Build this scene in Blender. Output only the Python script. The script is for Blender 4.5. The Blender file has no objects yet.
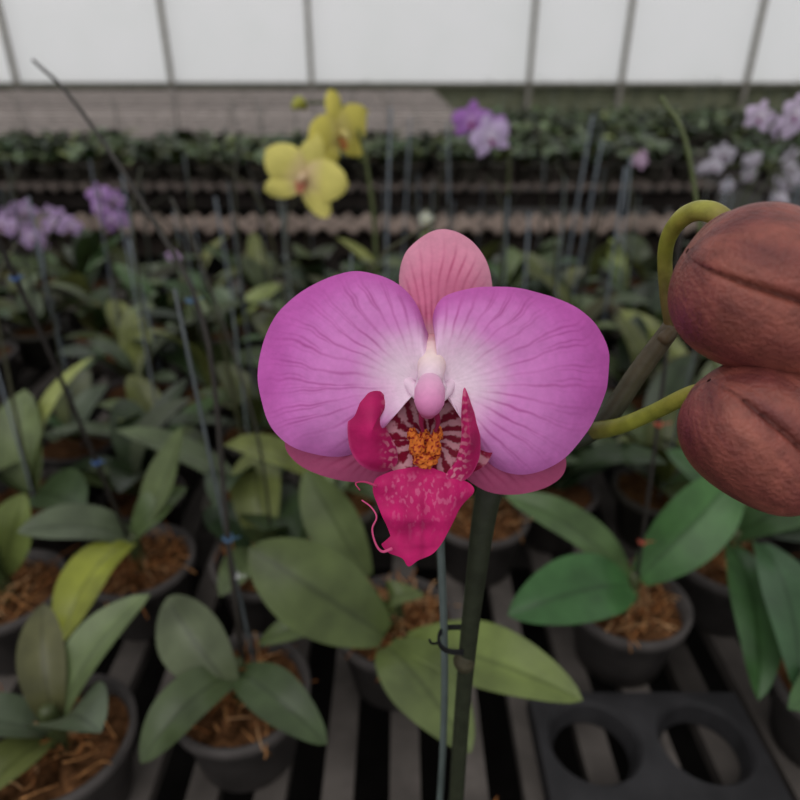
import bpy, math, random
import numpy as np
from mathutils import Vector, noise
random.seed(7); RNG=np.random.RandomState(7)
sc=bpy.context.scene
try:
    sc.view_settings.view_transform='Standard'; sc.view_settings.look='None'
except Exception as e: print(e)

def lin(c):
    c=np.asarray(c,float)/255.0
    return np.where(c<=0.04045,c/12.92,((c+0.055)/1.055)**2.4)

# ------------------------------------------------------------ mesh builder
class MB:
    def __init__(s): s.V=[];s.C=[];s.F=[];s.M=[];s.S=[];s.n=0
    def raw(s,V,F,C,mat,smooth=True):
        s.V.append(V);s.C.append(C);s.F.append(F+s.n)
        s.M.append(np.full(len(F),mat,int));s.S.append(np.full(len(F),smooth,bool));s.n+=len(V)
    def grid(s,P,col,q=None,mat=0,wrap=False,smooth=True):
        P=np.asarray(P,float);R,Cn=P.shape[:2]
        idx=np.arange(R*Cn).reshape(R,Cn)
        if wrap: idx=np.concatenate([idx,idx[:,:1]],1)
        F=np.stack([idx[:-1,:-1],idx[:-1,1:],idx[1:,1:],idx[1:,:-1]],-1).reshape(-1,4)
        C=np.ones((R*Cn,4)); C[:,:3]=np.asarray(col,float).reshape(-1,3) if np.ndim(col)>1 else col
        C[:,3]=0.25 if q is None else np.asarray(q).reshape(-1)
        s.raw(P.reshape(-1,3),F,C,mat,smooth)
    def box(s,a,b,col,mat=0):
        x0,y0,z0=a;x1,y1,z1=b
        V=np.array([[x0,y0,z0],[x1,y0,z0],[x1,y1,z0],[x0,y1,z0],[x0,y0,z1],[x1,y0,z1],[x1,y1,z1],[x0,y1,z1]],float)
        F=np.array([[0,3,2,1],[4,5,6,7],[0,1,5,4],[1,2,6,5],[2,3,7,6],[3,0,4,7]])
        C=np.ones((8,4));C[:,:3]=col;C[:,3]=.25
        s.raw(V,F,C,mat,False)
    def inst(s,o,M,t,tint=(1,1,1)):
        V,F,C,Mt,S=o
        C2=C.copy();C2[:,:3]*=tint
        s.V.append(V@M.T+t);s.C.append(C2);s.F.append(F+s.n);s.M.append(Mt);s.S.append(S);s.n+=len(V)
    def pack(s):
        return np.concatenate(s.V),np.concatenate(s.F),np.concatenate(s.C),np.concatenate(s.M),np.concatenate(s.S)
    def build(s,name,mats,parent=None,world=False):
        V,F,C,M,S=s.pack()
        me=bpy.data.meshes.new(name)
        me.vertices.add(len(V));me.vertices.foreach_set('co',V.ravel())
        me.loops.add(len(F)*4);me.loops.foreach_set('vertex_index',F.ravel())
        me.polygons.add(len(F));me.polygons.foreach_set('loop_start',np.arange(0,len(F)*4,4))
        me.polygons.foreach_set('loop_total',np.full(len(F),4))
        for m in mats: me.materials.append(m)
        me.polygons.foreach_set('material_index',M)
        me.polygons.foreach_set('use_smooth',S)
        me.update(calc_edges=True)
        a=me.color_attributes.new('Col','FLOAT_COLOR','POINT');a.data.foreach_set('color',C.ravel())
        me.validate()
        ob=bpy.data.objects.new(name,me);sc.collection.objects.link(ob)
        if parent:
            ob.parent=parent
            if world: ob.location=[-q for q in parent.location]
        return ob
def empty(name,loc=(0,0,0),rot=(0,0,0)):
    e=bpy.data.objects.new(name,None);e.location=loc;e.rotation_euler=rot;e.empty_display_size=.02
    sc.collection.objects.link(e);return e

def catmull(P,n,closed=False):
    P=np.asarray(P,float);N=len(P)
    if closed: Q=np.vstack([P[-1],P,P[0],P[1]]);seg=N
    else: Q=np.vstack([2*P[0]-P[1],P,2*P[-1]-P[-2]]);seg=N-1
    t=np.linspace(0,seg,n,endpoint=not closed)
    i=np.minimum(t.astype(int),seg-1);f=(t-i)[:,None]
    p0,p1,p2,p3=Q[i],Q[i+1],Q[i+2],Q[i+3]
    return .5*((2*p1)+(-p0+p2)*f+(2*p0-5*p1+4*p2-p3)*f**2+(-p0+3*p1-3*p2+p3)*f**3)
def tube(mb,pts,rad,col,mat=0,seg=10,n=None,cap=True):
    n=n or max(2,(len(pts)-1)*6)
    P=catmull(pts,n) if len(pts)>2 else np.linspace(pts[0],pts[1],n)
    r=np.interp(np.linspace(0,1,n),np.linspace(0,1,len(rad)),rad) if np.ndim(rad) else np.full(n,rad)
    colr=np.asarray(col,float)
    if colr.ndim>1:
        colr=np.stack([np.interp(np.linspace(0,1,n),np.linspace(0,1,len(colr)),colr[:,k]) for k in range(3)],1)
    else: colr=np.tile(colr,(n,1))
    if cap:
        d0=(P[0]-P[1]);d0/=np.linalg.norm(d0)+1e-12;d1=(P[-1]-P[-2]);d1/=np.linalg.norm(d1)+1e-12
        P=np.vstack([P[0]+d0*r[0]*.6,P[0]+d0*r[0]*.45,P,P[-1]+d1*r[-1]*.45,P[-1]+d1*r[-1]*.6])
        r=np.concatenate([[r[0]*.02,r[0]*.7],r,[r[-1]*.7,r[-1]*.02]])
        colr=np.vstack([colr[0],colr[0],colr,colr[-1],colr[-1]])
    T=np.gradient(P,axis=0);T/=np.linalg.norm(T,axis=1)[:,None]+1e-12
    ref=np.array([0.13,1,.07]) if abs(T[0][1])<.9 else np.array([1.,.1,0])
    a=np.linspace(0,2*np.pi,seg,endpoint=False);out=[]
    N=ref-T[0]*ref.dot(T[0]);N/=np.linalg.norm(N)
    for k in range(len(P)):
        N=N-T[k]*N.dot(T[k]);N/=np.linalg.norm(N)+1e-12
        B=np.cross(T[k],N)
        out.append(P[k]+r[k]*(np.cos(a)[:,None]*N+np.sin(a)[:,None]*B))
    mb.grid(np.array(out),np.repeat(colr[:,None],seg,1),mat=mat,wrap=True)
def lathe(mb,prof,c,col,mat=0,seg=28):
    a=np.linspace(0,2*np.pi,seg,endpoint=False)
    P=np.array([[[c[0]+r*math.cos(t),c[1]+r*math.sin(t),c[2]+z] for t in a] for r,z in prof])
    mb.grid(P,col,mat=mat,wrap=True)
def leaf(mb,base,tip,w,col,arch=.02,up=(0,-.35,.95),fold=.18,R=16,Cn=7,mat=0,droop=0.,wave=.0):
    base=np.array(base,float);tip=np.array(tip,float);up=np.array(up,float)
    d=tip-base;L=np.linalg.norm(d);d/=L
    side=np.cross(d,up);side/=np.linalg.norm(side)+1e-9;nrm=np.cross(side,d)
    s=np.linspace(0,1,R);q=np.linspace(-1,1,Cn)
    cl=base+np.outer(s*L,d)+np.outer(arch*4*s*(1-s)-droop*s**3,nrm)
    prof=np.clip(np.sin(np.pi*np.clip(s*.93+.07,0,1)**1.15),0,1)**.62
    prof=np.maximum(prof,.02);prof[-1]=.02
    hw=w/2*prof
    P=cl[:,None,:]+(hw[:,None]*q[None])[...,None]*side+((np.abs(q)[None]**1.4)*hw[:,None]*fold*2)[...,None]*nrm
    if wave: P=P+(wave*np.sin(s*9)[:,None]*q[None]*prof[:,None])[...,None]*nrm
    C=np.array(col)*np.ones((R,Cn,3))
    mb.grid(P,C,q=np.tile((q+1)/2,(R,1)),mat=mat)

# ------------------------------------------------------------ materials
def newmat(name):
    m=bpy.data.materials.new(name);m.use_nodes=True;nt=m.node_tree
    return m,nt,nt.nodes['Principled BSDF']
def N(nt,t,**k):
    n=nt.nodes.new(t)
    for a,b in k.items(): setattr(n,a,b)
    return n
def attr_mat(name,rough=.5,nscale=60,namt=.25,bump=.0,bscale=200,transl=0.,midrib=False,spec=.5,gain=1.,sheen=0.):
    m,nt,b=newmat(name);L=nt.links
    at=N(nt,'ShaderNodeAttribute',attribute_name='Col')
    tc=N(nt,'ShaderNodeTexCoord')
    nz=N(nt,'ShaderNodeTexNoise');nz.inputs['Scale'].default_value=nscale;nz.inputs['Detail'].default_value=4
    L.new(tc.outputs['Object'],nz.inputs['Vector'])
    mr=N(nt,'ShaderNodeMapRange');mr.inputs['From Min'].default_value=.3;mr.inputs['From Max'].default_value=.7
    mr.inputs['To Min'].default_value=(1-namt)*gain;mr.inputs['To Max'].default_value=(1+namt)*gain
    L.new(nz.outputs['Fac'],mr.inputs['Value'])
    vm=N(nt,'ShaderNodeVectorMath',operation='SCALE')
    L.new(at.outputs['Color'],vm.inputs[0]);L.new(mr.outputs[0],vm.inputs['Scale'])
    out=vm.outputs[0]
    if midrib:
        s1=N(nt,'ShaderNodeMath',operation='SUBTRACT');s1.inputs[1].default_value=.5;L.new(at.outputs['Alpha'],s1.inputs[0])
        s2=N(nt,'ShaderNodeMath',operation='ABSOLUTE');L.new(s1.outputs[0],s2.inputs[0])
        s3=N(nt,'ShaderNodeMapRange');s3.inputs['From Min'].default_value=.0;s3.inputs['From Max'].default_value=.06
        s3.inputs['To Min'].default_value=.6;s3.inputs['To Max'].default_value=1.;L.new(s2.outputs[0],s3.inputs['Value'])
        v2=N(nt,'ShaderNodeVectorMath',operation='SCALE');L.new(out,v2.inputs[0]);L.new(s3.outputs[0],v2.inputs['Scale']);out=v2.outputs[0]
    L.new(out,b.inputs['Base Color'])
    b.inputs['Roughness'].default_value=rough
    b.inputs['Specular IOR Level'].default_value=spec
    if sheen:b.inputs['Sheen Weight'].default_value=sheen
    if bump:
        n2=N(nt,'ShaderNodeTexNoise');n2.inputs['Scale'].default_value=bscale;n2.inputs['Detail'].default_value=5
        L.new(tc.outputs['Object'],n2.inputs['Vector'])
        bp=N(nt,'ShaderNodeBump');bp.inputs['Strength'].default_value=bump;bp.inputs['Distance'].default_value=.002
        L.new(n2.outputs['Fac'],bp.inputs['Height']);L.new(bp.outputs[0],b.inputs['Normal'])
    if transl:
        tr=N(nt,'ShaderNodeBsdfTranslucent');L.new(out,tr.inputs['Color'])
        mx=N(nt,'ShaderNodeMixShader');mx.inputs[0].default_value=transl
        L.new(b.outputs[0],mx.inputs[1]);L.new(tr.outputs[0],mx.inputs[2])
        L.new(mx.outputs[0],nt.nodes['Material Output'].inputs['Surface'])
    return m
mLeaf=attr_mat('leaf_waxy',rough=.32,nscale=35,namt=.3,bump=.18,bscale=90,midrib=True,spec=.27,transl=.05,gain=.80)
mPetal=attr_mat('petal',rough=.55,nscale=500,namt=.05,bump=.12,bscale=700,transl=.22,spec=.2,sheen=.05)
mFarPetal=attr_mat('petal_plain',rough=.6,nscale=80,namt=.08,transl=.2,spec=.2)
mBud=attr_mat('bud_skin',rough=.42,nscale=260,namt=.22,bump=.4,bscale=900,spec=.32)
mStem=attr_mat('stem_skin',rough=.45,nscale=180,namt=.22,bump=.15,bscale=500,spec=.25)
mPot=attr_mat('pot_plastic',rough=.6,nscale=40,namt=.3,bump=.1,bscale=150,spec=.2,gain=.72)
mFib=attr_mat('coir_fibre',rough=.9,nscale=220,namt=.6,bump=1.,bscale=500,spec=.05)
mStake=attr_mat('stake_metal',rough=.5,nscale=100,namt=.2)
mWood=attr_mat('weathered_slat',rough=.85,nscale=18,namt=.4,bump=.4,bscale=80,spec=.08)

# ------------------------------------------------------------ shell
def plane_mat(name,c1,c2,scale,rough=.9,transl=0):
    m,nt,b=newmat(name);L=nt.links
    tc=N(nt,'ShaderNodeTexCoord');nz=N(nt,'ShaderNodeTexNoise');nz.inputs['Scale'].default_value=scale;nz.inputs['Detail'].default_value=6
    L.new(tc.outputs['Object'],nz.inputs['Vector'])
    cr=N(nt,'ShaderNodeValToRGB');cr.color_ramp.elements[0].position=.35;cr.color_ramp.elements[1].position=.65
    cr.color_ramp.elements[0].color=(*lin(c1),1);cr.color_ramp.elements[1].color=(*lin(c2),1)
    L.new(nz.outputs['Fac'],cr.inputs[0]);L.new(cr.outputs[0],b.inputs['Base Color']);b.inputs['Roughness'].default_value=rough
    if transl:
        tr=N(nt,'ShaderNodeBsdfTranslucent');L.new(cr.outputs[0],tr.inputs['Color'])
        mx=N(nt,'ShaderNodeMixShader');mx.inputs[0].default_value=transl
        L.new(b.outputs[0],mx.inputs[1]);L.new(tr.outputs[0],mx.inputs[2])
        L.new(mx.outputs[0],nt.nodes['Material Output'].inputs['Surface'])
    return m
mFloor=plane_mat('floor_soil',(18,16,14),(34,31,27),3)
mNet=plane_mat('shade_net',(90,94,72),(120,122,98),6)
mFilm=plane_mat('greenhouse_film',(250,251,250),(254,254,254),1.5,transl=.6)
W6=(1,1,1)
f=MB();f.box((-7,-2,-.05),(7,10,0),W6);f.build('floor',[mFloor])
def wall(name,a,b):
    w=MB()
    w.box((a[0],a[1],0),(b[0],b[1],1.0),W6,0)
    # single translucent film sheet above the net
    V=np.array([[a[0],a[1],1.0],[b[0] if b[0]-a[0]>1 else a[0],a[1] if b[0]-a[0]>1 else b[1],1.0],[b[0] if b[0]-a[0]>1 else a[0],a[1] if b[0]-a[0]>1 else b[1],2.8],[a[0],a[1],2.8]],float)
    w.raw(V,np.array([[0,1,2,3]]),np.ones((4,4)),1,False)
    w.build(name,[mNet,mFilm])
wall('wall_back',(-7,9.9),(7,9.95))
wall('wall_left',(-7.05,-2),(-7,9.95))
wall('wall_right',(7,-2),(7.05,9.95))
pm=MB()
for x in (-5.2,-3.1,-1.2,1.75,3.0,4.7):
    pm.box((x-.03,9.78,0),(x+.03,9.84,2.8),lin((130,126,118)))
pm.box((-7,9.79,.98),(7,9.87,1.02),lin((110,108,98)))
pm.build('greenhouse_posts',[mWood])

# ------------------------------------------------------------ benches
BZ=.79
b=MB();x=-2.4
gry=lin((94,88,84))
while x<2.4:
    t=random.uniform(.4,1.15)
    b.box((x,.02,BZ-.014),(x+.024,1.62,BZ),gry*t)
    x+=.052
for y in (.1,.62,1.15,1.56): b.box((-2.4,y,BZ-.06),(2.4,y+.04,BZ-.0142),gry*.25)
for y in (.1,1.54):
    for xx in (-2.3,-1.1,1.1,2.3): b.box((xx,y,0),(xx+.05,y+.05,BZ-.06),gry*.3)
b.box((-2.4,.05,BZ-.30),(2.4,1.6,BZ-.29),gry*.06)  # near-black sheet added below the slats, stands in for shade in the gaps
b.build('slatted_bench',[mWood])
B2=.855
def corr(name,x0,x1,y0,y1,z,col,pitch=.06,amp=.009):
    m=MB();nx=int((x1-x0)/pitch*8)
    X=np.linspace(x0,x1,nx);Y=np.linspace(y0,y1,4)
    gx,gy=np.meshgrid(X,Y);gz=z+amp*np.sin(2*np.pi*gx/pitch)
    m.grid(np.stack([gx,gy,gz],-1),col,mat=0);m.grid(np.stack([gx,gy,gz-.008],-1),col,mat=0)
    E=np.stack([np.stack([X,np.full(nx,y0),gz[0]],-1),np.stack([X,np.full(nx,y0),gz[0]-.008],-1)])
    m.grid(E,np.array(col)*.8)
    for yy in (y0+.04,y1-.09):
        m.box((x0,yy,z-.085),(x1,yy+.04,z-.025),np.array(col)*.2)
        k=x0+.1
        while k<x1: m.box((k,yy,0),(k+.05,yy+.04,z-.085),np.array(col)*.2);k+=1.4
    return m.build(name,[mWood])
corr('corrugated_shelf',-4.2,3.4,1.90,2.09,B2,lin((110,97,89)))
corr('corrugated_shelf',-4.6,1.25,2.60,3.42,B2,lin((92,83,78)))
B3=.95
b=MB();y=3.62;i=0
while y<8.9:
    wd=.13+.05*(y-3.6)
    b.box((-6.7,y,B3-.03),(.42,y+wd,B3+.004*(i%2)),lin((142,133,128))*random.uniform(.75,1.1));
    b.box((-6.7,y,B3-.10),(.42,y+.03,B3-.031),lin((60,50,46)))
    y+=wd*1.9;i+=1
b.box((-6.7,3.6,B3-.16),(.42,8.95,B3-.15),lin((36,32,30)))
for xx in (-6.3,-4,-2,.3):
    for yy in (3.66,6,8.6): b.box((xx,yy,0),(xx+.06,yy+.06,B3-.16),lin((50,44,40)))
b.build('empty_bench',[mWood])
b=MB()
b.box((1.45,2.6,B2-.05),(6.4,3.6,B2-.02),gry*.4);b.box((.62,3.75,B2-.05),(6.4,5.6,B2-.02),gry*.4)
for xx in (1.5,3.8,6.2):
    for yy in (2.7,3.5,3.9,5.4): b.box((xx,yy,0),(xx+.06,yy+.06,B2-.05),gry*.3)
b.build('growing_bench',[mWood])

# ------------------------------------------------------------ plants
GREENS=[(70,84,52),(58,76,48),(84,96,64),(46,60,40),(100,114,76),(62,82,54),(112,120,68),(80,80,52),(92,104,82)]
PROF=[(.002,.001),(.036,.0),(.041,.004),(.051,.064),(.056,.066),(.057,.076),(.052,.077),(.049,.060)]
def pot(mb,c,mat=0,fm=1,fib=0,s=1.,seg=26,col=(80,75,73)):
    lathe(mb,[(r*s,z*s) for r,z in PROF],c,lin(col),mat,seg)
    a=np.linspace(0,2*np.pi,seg,endpoint=False);P=[];CC=[]
    for r in (.0005,.012,.024,.036,.0495):
        row=[];cr=[]
        for t in a:
            nn=noise.noise(Vector((r*90*math.cos(t)+c[0]*99,r*90*math.sin(t),c[1]*50)))
            row.append([c[0]+r*s*math.cos(t),c[1]+r*s*math.sin(t),c[2]+s*(.066+.014*nn)]);cr.append(lin((88,60,38))*(1+1.1*nn))
        P.append(row);CC.append(cr)
    mb.grid(np.array(P),np.array(CC),mat=fm,wrap=True)
    for k in range(fib):
        t=random.uniform(0,6.28);r=random.uniform(0,.042)*s;p=np.array([c[0]+r*math.cos(t),c[1]+r*math.sin(t),c[2]+s*.07])
        d=RNG.randn(3)*.009;d[2]=abs(d[2])*.9
        cc=lin(random.choice([(178,128,82),(156,102,60),(124,80,48),(196,154,112)]))
        tube(mb,[p,p+d+[0,0,.003],p+d*1.7+RNG.randn(3)*.004],.0006,cc,fm,3,6,cap=False)
PM=[mPot,mFib,mLeaf,mStem,mStake,mFarPetal]

def rand_leaves(mb,c,n,L,W,mat=2,R=10,Cn=5,cols=GREENS,bright=1.,elr=(.15,1.05)):
    a0=random.uniform(0,6.28)
    for k in range(n):
        a=a0+k*2.5+random.uniform(-.5,.5);l=L*random.uniform(.6,1.2);el=random.uniform(*elr)
        d=np.array([math.cos(a)*math.cos(el),math.sin(a)*math.cos(el),math.sin(el)])
        tipv=c+d*l
        leaf(mb,c+d*.004,tipv,W*random.uniform(.7,1.15),lin(random.choice(cols))*bright*random.uniform(.5,1.5),arch=l*random.uniform(.05,.2),up=(random.uniform(-.2,.2),random.uniform(-.3,.1),1),R=R,Cn=Cn,mat=mat,fold=.2)
def spike(mb,c,h,lean,col=(58,58,44),r=.0018,mat=3,stake=True):
    p=[c,c+[lean[0]*.3,lean[1]*.3,h*.5],c+[lean[0]*.6,lean[1]*.6,h*.85],c+[lean[0]*1.4,lean[1]*1.4,h]]
    tube(mb,[np.array(q) for q in p],[r*1.2,r,r*.6],lin(col),mat,5,10,cap=False)
    if stake: tube(mb,[c+[.006,.004,-.02],c+[.006+lean[0]*.3,.004,h*.9]],.0013,lin((96,104,112)),4,5,3,cap=False)
variants=[]
for v in range(14):
    m=MB();pot(m,np.zeros(3),seg=16)
    c=np.array([0,0,.075]);rand_leaves(m,c,random.choice([4,5,6,7]),.145,.056)
    if v%2==0: spike(m,c,random.uniform(.22,.40),np.array([random.uniform(-.08,.08),random.uniform(-.04,.04)]))
    variants.append(m.pack())
lowv=[]
for v in range(8):
    m=MB();pot(m,np.zeros(3),seg=8,s=.8)
    c=np.array([0,0,.06]);rand_leaves(m,c,6,.10,.055,R=6,Cn=3,bright=1.,elr=(.1,.8))
    if v==0: spike(m,c,random.uniform(.22,.34),np.array([random.uniform(-.08,.08),0]),stake=True)
    lowv.append(m.pack())
def rz(a,s=1.):
    c,d=math.cos(a)*s,math.sin(a)*s
    return np.array([[c,-d,0],[d,c,0],[0,0,s]])
rows=MB();y=.60
while y<1.49:
    x=-(.78*y+.35)+random.uniform(0,.08)
    while x<.78*y+.35:
        xx=x+random.uniform(-.018,.018);yy=y+random.uniform(-.02,.02)
        gap=(-.80<xx<-.44 and .72<yy<.95) or (-.02<xx<.16 and yy<.64) or (abs(xx+.02)<.06 and abs(yy-.8)<.09)
        if not gap and random.random()<.95:
            rows.inst(random.choice(variants),rz(random.uniform(0,6.28),random.uniform(.8,1.0)),np.array([xx,yy,BZ]),np.array([random.uniform(.95,1.08),1,random.uniform(.8,1.05)])*random.uniform(.5,1.25))
        x+=.121
    y+=.128
for i,(x,y,h) in enumerate([(-.03,1.02,.44),(.29,1.15,.42),(.315,1.16,.38),(.11,1.3,.4),(-.29,1.1,.3),(.43,1.2,.35),(.62,1.3,.3),(-.5,1.2,.32),(.2,.98,.3),(.335,1.0,.36),(-.62,1.1,.3),(.52,.95,.32),(-.36,.9,.28),(.0,1.4,.4),(.72,1.2,.36)]):
    tube(rows,[np.array([x,y,BZ-.02]),np.array([x+random.uniform(-.03,.03),y,BZ+h])],.0020,lin((100,108,116)),4,6,4)
rows.build('orchid_nursery_rows',PM)
rows=MB();y=2.70
while y<3.38:
    x=-(.72*y+.3)
    while x<.72*y+.5:
        if not 1.15<x<1.5:
            rows.inst(random.choice(lowv),rz(random.uniform(0,6.28),random.uniform(.9,1.15)),np.array([x+random.uniform(-.02,.02),y,B2+.01-(0.0 if x<1.2 else .03)]),np.array([1,1.05,.9])*random.uniform(.45,1.3))
        x+=.105
    y+=.12
y=3.85
while y<5.5:
    x=.70
    while x<.68*y+.5:
        rows.inst(random.choice(lowv),rz(random.uniform(0,6.28),1.15),np.array([x+random.uniform(-.02,.02),y,B2-.02]),np.array([1.05,1.1,.9])*random.uniform(.5,1.5))
        x+=.15
    y+=.19
rows.build('orchid_seedling_rows',PM)

# --- near potted plants, leaves individually placed
def near_plant(name,px,py,leaves,fib=60,s=.95,extra=0):
    e=empty(name,(px,py,BZ));m=MB();c=np.array([0,0,0.])
    pot(m,c,fib=int(fib*1.5),s=s,seg=40);m.build('pot_with_coir',PM,e)
    m=MB()
    for L in leaves:
        ba,ti,w,col=L[:4];k=L[4] if len(L)>4 else {}
        o=np.array([px,py,BZ]);leaf(m,np.array(ba)-o,np.array(ti)-o,w,lin(col)*1.1,R=30,Cn=13,mat=2,wave=.0016,**k)
    if extra: rand_leaves(m,np.array([0,0,.075]),extra,.10,.045,R=20,Cn=9)
    tube(m,[np.array([0,0,.06]),np.array([0,0,.10])],[.009,.006],lin((70,78,48)),2,10,6)
    m.build('leaves',PM,e)
    return e
def part(e,name,pts,r,col,ties=(),mat=mStake,tc=(150,160,170)):
    m=MB();tube(m,[np.array(p,float) for p in pts],r,lin(col),0,8)
    P=[np.array(p,float) for p in pts]
    for t in ties:
        k=t*(len(P)-1);i=min(int(k),len(P)-2);c=P[i]+(P[i+1]-P[i])*(k-i)
        rr=(r if np.ndim(r)==0 else r[0])*1.6
        for dz in (-.0008,.0008):
            an=np.linspace(0,6.28,12)
            tube(m,[c+[rr*math.cos(q),rr*math.sin(q),dz+.0006*math.sin(q*2)] for q in an],.0006,lin(tc),0,5,24)
        tube(m,[c+[rr,-.001,0],c+[rr+.006,-.003,.003]],.0005,lin(tc),0,4,4)
    return m.build(name,[mat],e,True)
cB=(-.254,.487,.885)
pB=near_plant('potted_orchid',-.254,.487,[
 ((-.248,.470,.895),(-.266,.362,.885),.042,(128,134,50),dict(arch=.022)),
 (cB,(-.2,.518,.99),.036,(96,108,72),dict(arch=-.006,up=(-.5,-.7,.5))),
 (cB,(-.325,.437,.935),.042,(90,100,78),dict(arch=.014)),
 (cB,(-.205,.515,.925),.034,(86,102,64),dict(arch=.01)),
])
part(pB,'flower_spike',[(-.254,.484,.865),(-.268,.478,1.0),(-.290,.470,1.17),(-.32,.46,1.33)],.0019,(36,32,30),(.28,.62),mStem,(60,90,140))
near_plant('potted_orchid',-.362,.447,[
 ((-.357,.447,.88),(-.327,.465,.955),.042,(104,116,62),dict(arch=.004,up=(0,-.9,.4))),
 ((-.357,.447,.88),(-.37,.40,.945),.045,(84,98,60),dict(arch=.01,up=(0,-.5,.8))),
 ((-.357,.447,.88),(-.44,.44,.93),.045,(80,95,60)),
])
pC=near_plant('potted_orchid',-.123,.340,[
 ((-.123,.325,.88),(-.178,.372,.925),.046,(84,92,68),dict(arch=.012,up=(-.1,-.55,.8))),
 ((-.123,.34,.88),(-.175,.275,.87),.036,(68,80,52)),
 ((-.123,.34,.88),(-.05,.285,.875),.034,(64,78,50)),
])
part(pC,'support_stake',[(-.11,.345,.86),(-.156,.434,1.149)],.0014,(66,72,74),(.3,),mStake,(205,205,205))
part(pC,'flower_spike',[(-.120,.345,.865),(-.126,.375,.98),(-.138,.431,1.121),(-.181,.478,1.191),(-.25,.548,1.262),(-.30,.60,1.29)],[.0022,.0019,.0013],(42,38,34),(.2,.45),mStem,(70,100,130))
F0=(-.004,.401,.882)
near_plant('potted_orchid',-.004,.411,[
 ((-.012,.362,.895),(-.116,.390,.958),.064,(78,90,50),dict(arch=.010,up=(-.1,-.6,.8),fold=.12)),
 (F0,(-.111,.362,.885),.028,(82,96,54)),
 ((.004,.36,.89),(.119,.285,.92),.046,(104,118,62),dict(arch=.014)),
 ((-.01,.36,.885),(.045,.262,.90),.05,(90,102,58),dict(arch=.012)),
 (F0,(.02,.394,.905),.022,(84,96,52)),
 ((-.03,.44,.882),(-.085,.49,.962),.048,(90,102,64),dict(arch=.0,up=(0,-1,.25))),
],fib=90)
pD=near_plant('potted_orchid',.205,.434,[
 ((.195,.415,.895),(.083,.366,.912),.055,(60,98,54),dict(arch=.018,up=(0,-.45,.9))),
 ((.2,.43,.885),(.091,.462,.955),.038,(72,94,54),dict(arch=.018)),
 ((.21,.435,.885),(.300,.482,.965),.056,(64,100,54),dict(arch=.012,up=(.1,-.6,.8))),
],fib=90)
part(pD,'flower_spike',[(.208,.43,.865),(.200,.438,1.04),(.196,.46,1.2)],.0016,(42,38,36),(.18,.5),mStem,(170,80,60))
pG=near_plant('potted_orchid',.322,.492,[
 ((.30,.46,.90),(.256,.312,.885),.040,(56,86,48),dict(arch=.02)),
 ((.31,.44,.92),(.272,.297,.905),.044,(54,82,52),dict(arch=.02)),
 ((.322,.492,.885),(.42,.47,.96),.05,(60,84,50)),
 ((.322,.492,.885),(.27,.56,.94),.045,(56,84,48)),
],fib=80)
part(pG,'flower_spike',[(.322,.485,.865),(.27,.50,1.05),(.222,.526,1.222),(.200,.548,1.265)],.0018,(82,90,56),(),mStem)
near_plant('potted_orchid',.445,.47,[],extra=5,fib=20)
near_plant('potted_orchid',-.47,.52,[],extra=5,fib=20)
near_plant('potted_orchid',-.245,.300,[],extra=5,fib=40)
pE=near_plant('potted_orchid',-.13,.49,[],extra=5,fib=40)
part(pE,'flower_spike',[(-.123,.49,.865),(-.128,.50,1.0),(-.170,.55,1.13),(-.205,.60,1.18)],.0014,(48,46,38),(),mStem)
near_plant('potted_orchid',.085,.56,[],extra=4,fib=40)

# tray with round holes
tr=MB();cell=.088;a=np.linspace(0,2*np.pi,33)[:-1]
for i in range(2):
    for j in range(2):
        cx=.110+cell*(i+.5);cy=.200+cell*(j+.5);ring=[]
        sq=np.array([[max(-1,min(1,1.42*math.cos(t)))*cell/2,max(-1,min(1,1.42*math.sin(t)))*cell/2] for t in a])
        for rr,zz in ((None,.0),(None,.022),(.037,.022),(.034,.018),(.030,.002)):
            if rr is None: ring.append([[cx+p[0],cy+p[1],BZ+zz] for p in sq])
            else: ring.append([[cx+rr*math.cos(t),cy+rr*math.sin(t),BZ+zz] for t in a])
        tr.grid(np.array(ring),lin((50,49,51)),wrap=True,smooth=False)
tr.build('pot_tray',[mPot])
near_plant('potted_orchid',.345,.345,[((.345,.345,.87),(.43,.31,.90),.04,(60,84,54)),((.345,.345,.87),(.26,.29,.905),.042,(62,88,52)),((.345,.345,.87),(.34,.25,.885),.035,(60,84,54))],fib=50,s=.9)

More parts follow.
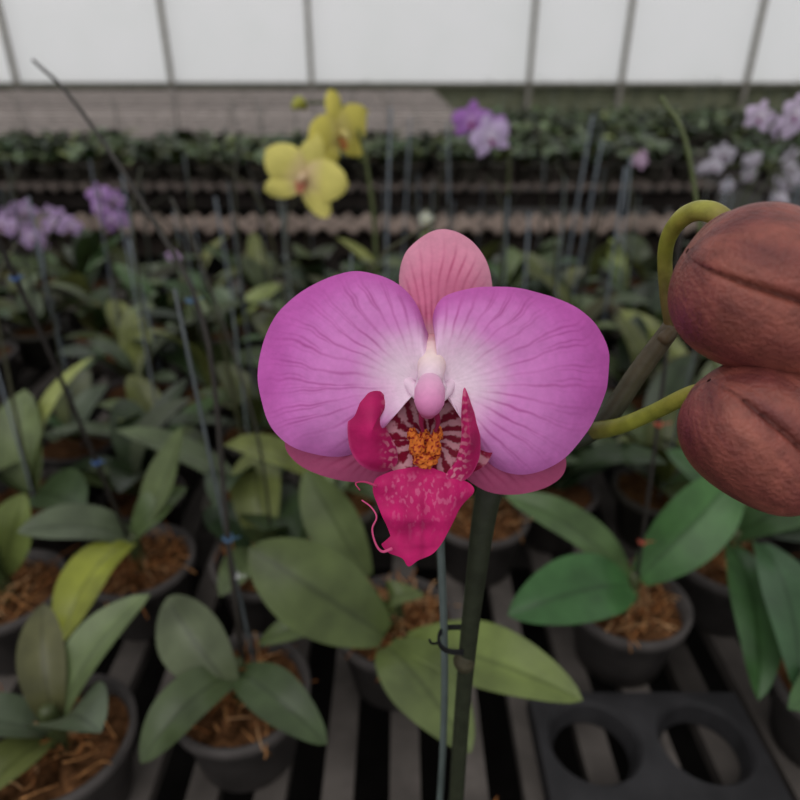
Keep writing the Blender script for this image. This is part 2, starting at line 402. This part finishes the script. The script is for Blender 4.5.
# --- background flowers
def petal_low(mb,c,right,up,n,ang,L,W,col,col2,mat=0,back=0.):
    d=math.cos(ang)*right+math.sin(ang)*up;sd=-math.sin(ang)*right+math.cos(ang)*up
    R,Cn=12,9;s=np.linspace(0,1,R);q=np.linspace(-1,1,Cn)
    pr=np.sin(np.pi*np.clip(s*.94+.05,0,1)**.9)**.6;pr[0]*=.4;pr[-1]=.03
    P=c+(s*L)[:,None,None]*d+(pr[:,None]*q*W/2)[...,None]*sd+((.12*L*np.sin(s*2.6)-back)[:,None]-.08*L*(q**2)[None]*pr[:,None]+.05*L*np.sin(s*7+ang*3)[:,None]*q[None])[...,None]*n
    t=(np.clip(1-s*2.2,0,1))[:,None,None]
    C=lin(col)*(1-t)+lin(col2)*t
    mb.grid(P,np.broadcast_to(C,(R,Cn,3)),mat=mat)
def small_flower(mb,c,size,face,col,col2,lipc,roll=0.):
    c=np.array(c,float);n=np.array(face,float);n/=np.linalg.norm(n)
    right=np.cross([0,0,1.],n);right/=np.linalg.norm(right);up=np.cross(n,right)
    r2=math.cos(roll)*right+math.sin(roll)*up;u2=-math.sin(roll)*right+math.cos(roll)*up
    for k,a in enumerate((90,218,322)): petal_low(mb,c,r2,u2,n,math.radians(a),size*.5,size*.30,col,col2,back=size*.03)
    for a in (14,166): petal_low(mb,c,r2,u2,n,math.radians(a),size*.52,size*.46,col,col2)
    petal_low(mb,c+n*size*.05,r2,u2,n,math.radians(270),size*.18,size*.12,lipc,lipc)
    tube(mb,[c,c+n*size*.09+u2*size*.02,c+n*size*.13-u2*size*.03],[size*.03,size*.045,size*.03],lin(col2),0,8,8)
ye=near_plant('potted_yellow_orchid',-.035,.80,[],extra=5,fib=0)
m=MB()
small_flower(m,(-.110,.78,1.170),.102,(-.15,-1,.15),(206,196,108),(214,188,154),(184,116,92),-.35)
small_flower(m,(-.072,.825,1.212),.100,(.95,-.8,.0),(204,192,92),(208,194,126),(190,120,70),.2)
tube(m,[np.array(p) for p in [(-.035,.80,.86),(-.03,.80,1.0),(-.035,.82,1.14),(-.06,.85,1.235),(-.12,.865,1.245)]],[.0028,.0025,.0016],lin((80,88,54)),0,8)
tube(m,[np.array(p) for p in [(-.055,.845,1.225),(-.08,.82,1.19),(-.108,.792,1.165)]],.0014,lin((110,120,64)),0,6)
tube(m,[np.array(p) for p in [(-.115,.865,1.238),(-.12,.85,1.245),(-.125,.84,1.241)]],[.003,.008,.004],lin((160,160,74)),0,10)
m.build('flowers',[mFarPetal],ye,True)
m=MB()
small_flower(m,(.122,1.195,1.198),.07,(-.3,-1,.2),(150,100,170),(190,150,200),(150,40,110))
small_flower(m,(.150,1.16,1.176),.075,(.3,-1,.1),(184,164,198),(210,198,216),(160,70,140),.3)
small_flower(m,(.158,1.18,1.188),.06,(.6,-1,.3),(158,124,176),(200,170,210),(150,60,120),.3)
tube(m,[np.array(p) for p in [(.20,1.24,.86),(.20,1.24,1.05),(.19,1.23,1.17),(.15,1.21,1.215),(.12,1.2,1.21)]],.002,lin((90,100,60)),0,6)
m.build('purple_orchid_flowers',[mFarPetal])
def cluster(name,base,pts,size,col,col2,lip):
    m=MB();bx=np.array(base,float)
    top=np.mean(pts,axis=0)+[0,.02,.02]
    tube(m,[bx,bx*.5+top*.5+[0,.02,.05],top],.0018,lin((74,82,54)),0,5,12)
    for p in pts:
        small_flower(m,p,size*random.uniform(.7,1.15),(random.uniform(-.9,.9),-1,random.uniform(-.2,.5)),col,col2,lip,random.uniform(-.5,.5))
        tube(m,[top,np.array(p)+[0,.006,0]],.001,lin((100,108,70)),0,4,4)
    m.build(name,[mFarPetal])
P=lambda c,n,sx,sz:[(c[0]+random.uniform(-sx,sx),c[1]+random.uniform(-.05,.05),c[2]+random.uniform(-sz,sz)) for _ in range(n)]
cluster('lilac_orchid_flowers',(-.70,1.35,.86),P((-.700,1.29,1.00),11,.065,.035),.048,(172,146,186),(206,190,212),(140,70,125))
cluster('lilac_orchid_flowers',(-.60,1.36,.86),P((-.580,1.31,1.04),7,.04,.035),.048,(164,126,182),(204,186,212),(140,60,120))
cluster('white_orchid_flowers',(.50,1.0,.86),P((.535,.98,1.212),7,.05,.018),.048,(190,174,198),(214,206,216),(150,70,140))
cluster('white_orchid_flowers',(.80,1.6,.86),P((.83,1.57,1.05),16,.12,.05),.05,(178,172,184),(200,196,204),(150,90,140))
cluster('white_orchid_flowers',(.55,1.6,.86),P((.55,1.6,1.09),2,.03,.02),.045,(180,150,176),(205,190,206),(150,70,140))
cluster('white_orchid_flowers',(.07,1.45,.86),[(.055,1.38,.995)],.05,(205,208,190),(215,215,200),(190,180,120))
cluster('lilac_orchid_flowers',(-.45,1.3,.86),[(-.44,1.25,.95)],.035,(190,160,200),(205,185,210),(150,60,130))

# ------------------------------------------------------------ HERO FLOWER
# flower template in 0.3 mm units, column at (427,390)
S=.0003;C0=np.array([427.,390.])
flower=empty('moth_orchid_flower',(.0081,.1742,1.2023),(math.radians(62.4),0,0))
def nz2(x,y,z=0.): return noise.noise(Vector((x,y,z)))
def sm(a,b,x):
    t=min(1,max(0,(x-a)/(b-a)));return t*t*(3-2*t)
def petal(name,outline,base,wf,cf,nt=300,ns=110,mat=mPetal):
    O=catmull(outline,nt,True);B=np.array(base,float)
    s=np.linspace(.004,1,ns)
    XY=B+(O-B)[None]*s[:,None,None]
    P=np.zeros((ns,nt,3));C=np.zeros((ns,nt,3))
    for i in range(ns):
        for j in range(nt):
            x,y=XY[i,j];dx,dy=x-B[0],B[1]-y
            r=math.hypot(dx,dy);th=math.atan2(dy,dx)
            P[i,j]=((x-C0[0])*S,(C0[1]-y)*S,wf(s[i],r,th,x,y)*S)
            C[i,j]=cf(s[i],r,th,x,y)
    m=MB();m.grid(P,C,wrap=True);return m.build(name,[mat],flower)
def veins(r,th,per,w,r0,seed=0.):
    wob=.08*nz2(r*.018+seed,th*2.0,seed)+.02*nz2(r*.07,th*6,seed)
    a=(th+wob)/per; d=abs(a-round(a))*per*r
    v=math.exp(-(d/w)**2)*sm(14,40,r)
    rs=r0
    off=.5-.42*math.exp(-max(0,r-rs)/30.)
    for sg in (1,-1):
        a3=a-sg*off*.62;d2=abs(a3-round(a3))*per*r
        rr=rs+25*math.sin(round(a3)*12.9+seed)
        v=max(v,.75*math.exp(-(d2/(w*.8))**2)*sm(rr,rr+15,r)*(1 if (int(round(a3))+(sg>0))%2 else .4))
    return v*max(.3,min(1.05,.62+.9*nz2(r*.022,th*4,seed+3)))
WHT=lin((248,226,242));PET=lin((208,108,194));PED=lin((188,80,168));VE=lin((156,40,124))
def petcol(side):
    def f(s,r,th,x,y):
        n=nz2(x*.012,y*.012,side);n2=nz2(x*.05,y*.05,side+5)
        t=sm(12,78,r+16*n+5*n2)
        t=t*(.88+.12*sm(80,150,r))
        c=WHT*(1-t)+PET*t
        e=sm(.72,1.,s+.08*n)
        c=c*(1-e*.7)+PED*e*.7
        lo=sm(380,460,y)*t
        c=c*(1-.3*lo)+lin((224,152,216))*.3*lo
        v=veins(r,th,math.radians(8.5),1.3,80,side*7.)
        v*=(1-sm(.74,1.,s)*.85)*(.1+.9*sm(28,75,r))
        c=c*(1-.60*v)+VE*.60*v
        return c*(1+.06*n2)
    return f
def wl(s,r,th,x,y):
    return 3+17*math.sin(math.pi*min(1,s*.95))-12*s**3+6*s*s*math.sin(th*4+1)+8.*s*nz2(x*.016,y*.016)+3.*s*nz2(x*.04,y*.04,3) + .4*math.sin(th*42)*s*(1-s)
left=[(427,345),(425,325),(415,301),(398,284),(375,274),(350,271),(322,278),(296,293),(274,316),(261,343),(257,372),(261,402),(272,428),(291,446),(318,456),(346,457),(368,446),(388,422),(405,402)]
right=[(440,350),(434,333),(433,315),(441,300),(459,292),(485,287),(515,287),(545,292),(574,304),(597,325),(609,352),(608,382),(599,410),(584,437),(564,459),(540,472),(515,475),(493,466),(478,446),(466,420),(452,400)]
petal('petal_left',left,(420,386),wl,petcol(1),460,140)
petal('petal_right',right,(438,386),lambda s,r,th,x,y:wl(s,r,math.pi-th,x,y)+3+10*sm(330,290,y)*sm(500,440,x),petcol(2),460,140)
SP=lin((212,116,152));SPe=lin((220,146,172));SV=lin((172,56,104))
def sepcol(base,edge,vein,per,white=True):
    def f(s,r,th,x,y):
        n=nz2(x*.03,y*.03,5)
        c=base*(1-sm(.6,1,s))+edge*sm(.6,1,s)
        a=(th+.03*n)/math.radians(per);d=abs(a-round(a))*math.radians(per)*r
        v=math.exp(-(d/1.5)**2)*(1-sm(.75,1.,s))*(.45+.5*nz2(x*.04,y*.04,9))
        v=max(0,v);c=c*(1-v)+vein*v
        if white:
            t=1-sm(22,66,r);c=c*(1-t)+lin((250,222,224))*t
        return c*(1+.15*n)
    return f
dors=[(418,370),(408,330),(402,300),(399,272),(405,248),(420,232),(440,224),(462,227),(480,240),(493,262),(497,290),(490,318),(466,350),(446,372)]
petal('sepal_dorsal',dors,(432,378),lambda s,r,th,x,y:-14-8*s*s-.06*abs(x-446)**1.3*s+5*math.sin(s*3)+4*s*nz2(x*.03,y*.03),sepcol(SP,SPe,SV,5.),260,100)
LS=lin((190,88,132));LSe=lin((168,74,114));LV=lin((146,36,82))
ls=[(425,400),(395,405),(340,415),(298,425),(281,438),(282,454),(298,470),(325,481),(355,486),(387,484),(415,458)]
rs=[(430,400),(470,405),(520,420),(557,440),(573,458),(571,478),(552,492),(522,499),(492,496),(466,480),(440,455)]
petal('sepal_lateral_left',ls,(424,412),lambda s,r,th,x,y:-16-14*s*s+4*math.sin(s*3),sepcol(LS,LSe,LV,5.,False),200,60)
petal('sepal_lateral_right',rs,(432,412),lambda s,r,th,x,y:-18-14*s*s+4*math.sin(s*3),sepcol(LS,LSe,LV,5.,False),200,60)
# lip
MG=lin((184,24,98));MD=lin((122,10,60));WP=lin((236,176,190))
def throat(s,r,th,x,y):
    # branching red veins over a pale ground, radiating from the callus
    a2=th*9+2.2*nz2(x*.04,y*.04)+r*.03
    v=math.sin(a2*1.6)*.8+1.2*nz2(x*.16,y*.16,4)+.6*nz2(x*.40,y*.40,6)
    t=sm(-.5,.35,v);c=WP*(1-t)+lin((144,16,54))*t
    dk=sm(60,20,abs(x-428)+(y-400)*.6)  # cavity shade below the column, put into the throat colour
    e=sm(.75,1,s);c=c*(1-e*.6)+MD*e*.6
    return c*(1-.5*dk)
thr=[(400,402),(386,425),(384,450),(394,470),(415,478),(440,478),(465,474),(486,462),(493,440),(486,418),(465,402),(430,396)]
petal('lip_throat',thr,(428,440),lambda s,r,th,x,y:-10+18*s*s,throat,300,130)
def lobecol(sign):
    def f(s,r,th,x,y):
        n=nz2(x*.05,y*.05,2)
        c=MG*(1+.35*n)*.85+MD*.15
        inner=sm(378,394,x) if sign<0 else sm(472,454,x)
        sp=sm(.0,.3,nz2(x*.28,y*.28,8)+.25*math.sin(y*.8))
        c=c*(1-inner*sp*.5)+WP*inner*sp*.5
        e=sm(.88,1.,s);return c*(1-.4*e)+lin((206,80,140))*.4*e
    return f
ll=[(392,380),(376,382),(360,392),(351,410),(349,434),(354,454),(367,467),(384,471),(397,463),(396,446),(388,430),(386,410),(394,392)]
rl=[(462,388),(470,406),(477,428),(478,452),(471,470),(461,478),(449,478),(444,472),(454,456),(459,436),(459,412)]
petal('lip_lobe_left',ll,(374,428),lambda s,r,th,x,y:16+20*(1-s)-10*sm(360,392,x)+3*nz2(x*.06,y*.06),lobecol(-1),200,70)
petal('lip_lobe_right',rl,(467,440),lambda s,r,th,x,y:18+14*(1-s)+8*sm(476,450,x),lobecol(1),180,60)
def midcol(s,r,th,x,y):
    n=nz2(x*.06,y*.06,12)
    c=MG*(1.12+.35*n)
    up=sm(545,475,y);ed=sm(.97,.7,s)
    pat=sm(.05,.4,nz2(x*.26,y*.13,3)+.5*nz2(x*.5,y*.34,7))
    k=up*pat*.36*ed
    c=c*(1-k)+lin((232,140,178))*k
    mr=math.exp(-((x-421)/3.)**2)*sm(470,500,y)*.35
    return c*(1-mr)+MD*mr
mid=[(424,464),(404,466),(388,470),(376,477),(374,490),(381,508),(388,524),(391,536),(382,540),(389,547),(402,551),(408,559),(417,553),(431,547),(440,537),(448,523),(457,506),(471,490),(468,481),(452,474),(438,468)]
petal('lip_midlobe',mid,(421,503),lambda s,r,th,x,y:22+14*sm(470,515,y)-.010*(x-421)**2*sm(480,510,y)-.16*max(0,y-515)+7*nz2(x*.05,y*.05),midcol,280,110)
def T(x,y,w): return np.array([(x-C0[0])*S,(C0[1]-y)*S,w*S])
m=MB()
for (x,y,w,rx,ry,rw) in ((417,446,20,8,13,13),(432,446,20,8,13,13),(424,458,22,11,8,12),(412,434,16,5,7,8),(437,433,16,5,7,8),(424,437,16,6,8,8)):
    nu_,na_=40,48
    u=np.linspace(.02,math.pi-.02,nu_);a=np.linspace(0,2*np.pi,na_,endpoint=False);G=np.zeros((nu_,na_,3));Cc=np.zeros((nu_,na_,3))
    for i in range(nu_):
        for j in range(na_):
            d=np.array([math.sin(u[i])*math.cos(a[j]),math.cos(u[i]),math.sin(u[i])*math.sin(a[j])])
            k=1+.3*nz2(d[0]*2.5+x,d[1]*2.5,d[2]*2.5)
            G[i,j]=T(x+rx*d[0]*k,y-ry*d[1]*k,w+rw*d[2]*k)
            sp=sm(.1,.25,nz2((x+rx*d[0])*.42,(y-ry*d[1])*.42,d[2]*2))
            Cc[i,j]=lin((218,118,44))*(1-sp)+lin((140,16,28))*sp
    m.grid(G,Cc,wrap=True)
m.build('callus',[mPetal],flower)
m=MB()
tube(m,[T(432,338,-12),T(432,352,2),T(431,366,14),T(429,380,26)],[7*S,14*S,14*S,12*S],np.array([lin((236,170,180)),lin((250,216,216)),lin((252,228,226)),lin((248,222,236))]),0,30,34)
tube(m,[T(429,380,24),T(428,392,40),T(427,403,46),T(426,411,42)],[10*S,14.5*S,14*S,9*S],np.array([lin((244,206,230)),lin((238,178,214)),lin((228,146,196)),lin((200,96,150))]),0,30,34)
for sx in (-1,1):
    tube(m,[T(427+sx*5,408,42),T(428+sx*8,420,34),T(428+sx*6,430,26)],[4*S,2.5*S,1.5*S],lin((150,30,76)),0,10,10)
    tube(m,[T(430+sx*22,382,4),T(430+sx*15,392,14),T(429+sx*9,402,26)],[6*S,6*S,3*S],lin((246,220,238)),0,12,10)
m.build('column',[mPetal],flower)
m=MB()
tube(m,[T(392,541,34),T(383,543,36),T(377,535,38),T(374,521,40),T(378,510,40),T(373,501,38),T(364,495,34)],[1.8*S,1.1*S,.9*S,.8*S,.7*S],lin((212,84,134)),0,8,50)
tube(m,[T(377,482,28),T(366,478,30),T(358,479,34),T(362,485,36)],[1.4*S,.8*S,.6*S],lin((190,60,110)),0,8,30)
m.build('lip_cirri',[mPetal],flower)
m=MB()
tube(m,[T(430,400,-22),T(440,420,-45),T(475,440,-52),T(505,452,-50)],[6*S,7*S,6*S],lin((150,128,72)),0,12,24)
m.build('pedicel',[mStem],flower)

# ------------------------------------------------------------ spike, pedicels, buds (plant in its own pot)
def A(*p): return [np.array(q,float) for q in p]
sp=near_plant('potted_moth_orchid',.024,.184,[((.024,.184,.87),(.12,.14,.90),.05,(80,92,60)),((.024,.184,.87),(-.08,.15,.90),.05,(80,92,60))],fib=10)
m=MB();DS=lin((44,48,35))
tube(m,A((.024,.180,.86),(.0255,.178,.95),(.0255,.177,1.06),(.0272,.178,1.12),(.0300,.181,1.158),(.036,.186,1.166),(.050,.189,1.172),(.066,.188,1.1816),(.0775,.1906,1.2013),(.0860,.193,1.2150)),
     [.0040,.0036,.0032,.0036,.0044,.0040,.0034,.0034,.0033,.0030],np.array([DS,DS,DS*.9,DS*.8,DS,DS,DS,DS*1.3,lin((74,68,50)),lin((80,68,52))]),0,18,120)
tube(m,A((.0256,.177,1.080),(.025,.177,1.083),(.0256,.177,1.087)),[.0036,.0044,.0034],lin((60,56,42)),0,16,12)
m.build('stem',[mStem],sp,True)
YG=lin((130,132,50))
m=MB()
tube(m,A((.0862,.193,1.2145),(.0818,.1925,1.2273),(.0781,.190,1.2420),(.0785,.183,1.2515),(.082,.175,1.2545),(.088,.166,1.250)),[.0022,.0021,.0022,.0026,.0028,.0026],np.array([lin((100,80,50)),lin((112,98,54)),YG,lin((146,144,60)),lin((140,138,62)),lin((130,100,66))]),0,16,60)
tube(m,A((.064,.188,1.180),(.070,.180,1.1865),(.0765,.1714,1.1965),(.0815,.1615,1.2075),(.087,.154,1.213)),[.0032,.0026,.0024,.0024,.0024],np.array([lin((90,86,50)),YG*.9,YG,lin((152,150,62)),lin((140,130,66))]),0,16,60)
tube(m,A((.083,.190,1.212),(.089,.194,1.2175),(.094,.199,1.222)),[.0024,.002,.001],lin((80,66,48)),0,10,16)
m.build('pedicels',[mStem],sp,True)
def bud(name,c,axis,L,R,seams,twist,cola,colb,up=(0,0,1),flat=1.):
    c=np.array(c,float);ax=np.array(axis,float);ax/=np.linalg.norm(ax)
    e1=np.cross(ax,up);e1/=np.linalg.norm(e1);e2=np.cross(e1,ax)
    nu,na=110,220;P=np.zeros((nu,na,3));C=np.zeros((nu,na,3))
    for i in range(nu):
        u=.004+.992*i/(nu-1);t=math.pi*u
        rr=R*math.sin(t)**.78*(1+.12*math.cos(t))
        for j in range(na):
            a=2*math.pi*j/na
            g=0.;st=0.;far=9
            for k,ph in enumerate(seams):
                ak=ph+twist*(u-.5)+.15*math.sin(u*4+k)
                d=(a-ak+math.pi)%(2*math.pi)-math.pi
                g=max(g,math.exp(-(d/.05)**2));far=min(far,abs(d))
                if d>0: st=max(st,math.exp(-d/.40))
            env=math.sin(t)**.4
            k=1-.06*g*env+.12*st*env-.11*math.exp(-far/.30)*env+.07*nz2(math.cos(a)*1.5+c[0]*40,math.sin(a)*1.5,u*3)
            P[i,j]=c+ax*(-math.cos(t))*L/2+rr*k*(math.cos(a)*e1+math.sin(a)*e2*flat)
            n=.5+.8*nz2(math.cos(a)*2.2,math.sin(a)*2.2,u*4+c[0]*50)+.3*nz2(math.cos(a)*14,math.sin(a)*14,u*5)
            n=min(1,max(0,n));C[i,j]=(cola*(1-n)+colb*n)*(1-.2*g)
    m=MB();m.grid(P,C,wrap=True);return m.build(name,[mBud],sp,True)
CA=lin((98,46,46));CB=lin((142,80,68))
bud('bud_upper',(.0917,.1545,1.2385),(.75,-.25,-.35),.046,.0196,(2.35,4.3,.4),1.2,CA,CB)
bud('bud_lower',(.0928,.1425,1.2040),(.62,-.25,-.60),.042,.0166,(2.9,4.7,.7),.9,CA,CB)
m=MB()
tube(m,A((.0175,.186,.865),(.0190,.185,1.04),(.0140,.1875,1.15)),.0015,lin((82,92,90)),0,12,20)
m.build('support_stake',[mStake],sp,True)
m=MB();c=np.array([.0222,.181,1.0905])
for dz in (-.001,.0006):
    tube(m,[c+[.0072*math.cos(q),.0066*math.sin(q),dz+.0005*math.sin(3*q)] for q in np.linspace(0,6.28,16)],.00055,lin((22,22,24)),0,6,50)
tube(m,A(c+[-.007,-.002,0],c+[-.010,-.004,.002],c+[-.011,-.004,.004]),.0005,lin((22,22,24)),0,6,10)
m.build('wire_tie',[mPot],sp,True)

# ------------------------------------------------------------ light
w=bpy.data.worlds.new('World');sc.world=w;w.use_nodes=True
bg=w.node_tree.nodes['Background'];bg.inputs[0].default_value=(.985,.985,1.0,1);bg.inputs[1].default_value=.66
sd=bpy.data.lights.new('sun','SUN');sd.energy=1.15;sd.angle=math.radians(50);sd.color=(1,.98,.95)
so=bpy.data.objects.new('sun',sd);so.rotation_euler=(math.radians(30),math.radians(-12),0);so.location=(0,0,4);sc.collection.objects.link(so)
cd=bpy.data.cameras.new('camera');cam=bpy.data.objects.new('camera',cd);sc.collection.objects.link(cam)
cam.location=(0,0,1.29);cam.rotation_euler=(math.radians(62.4),0,0)
cd.sensor_width=36;cd.lens=29.25;cd.clip_start=.01;cd.clip_end=100
cd.dof.use_dof=True;cd.dof.focus_distance=.187;cd.dof.aperture_fstop=9.5
sc.camera=cam
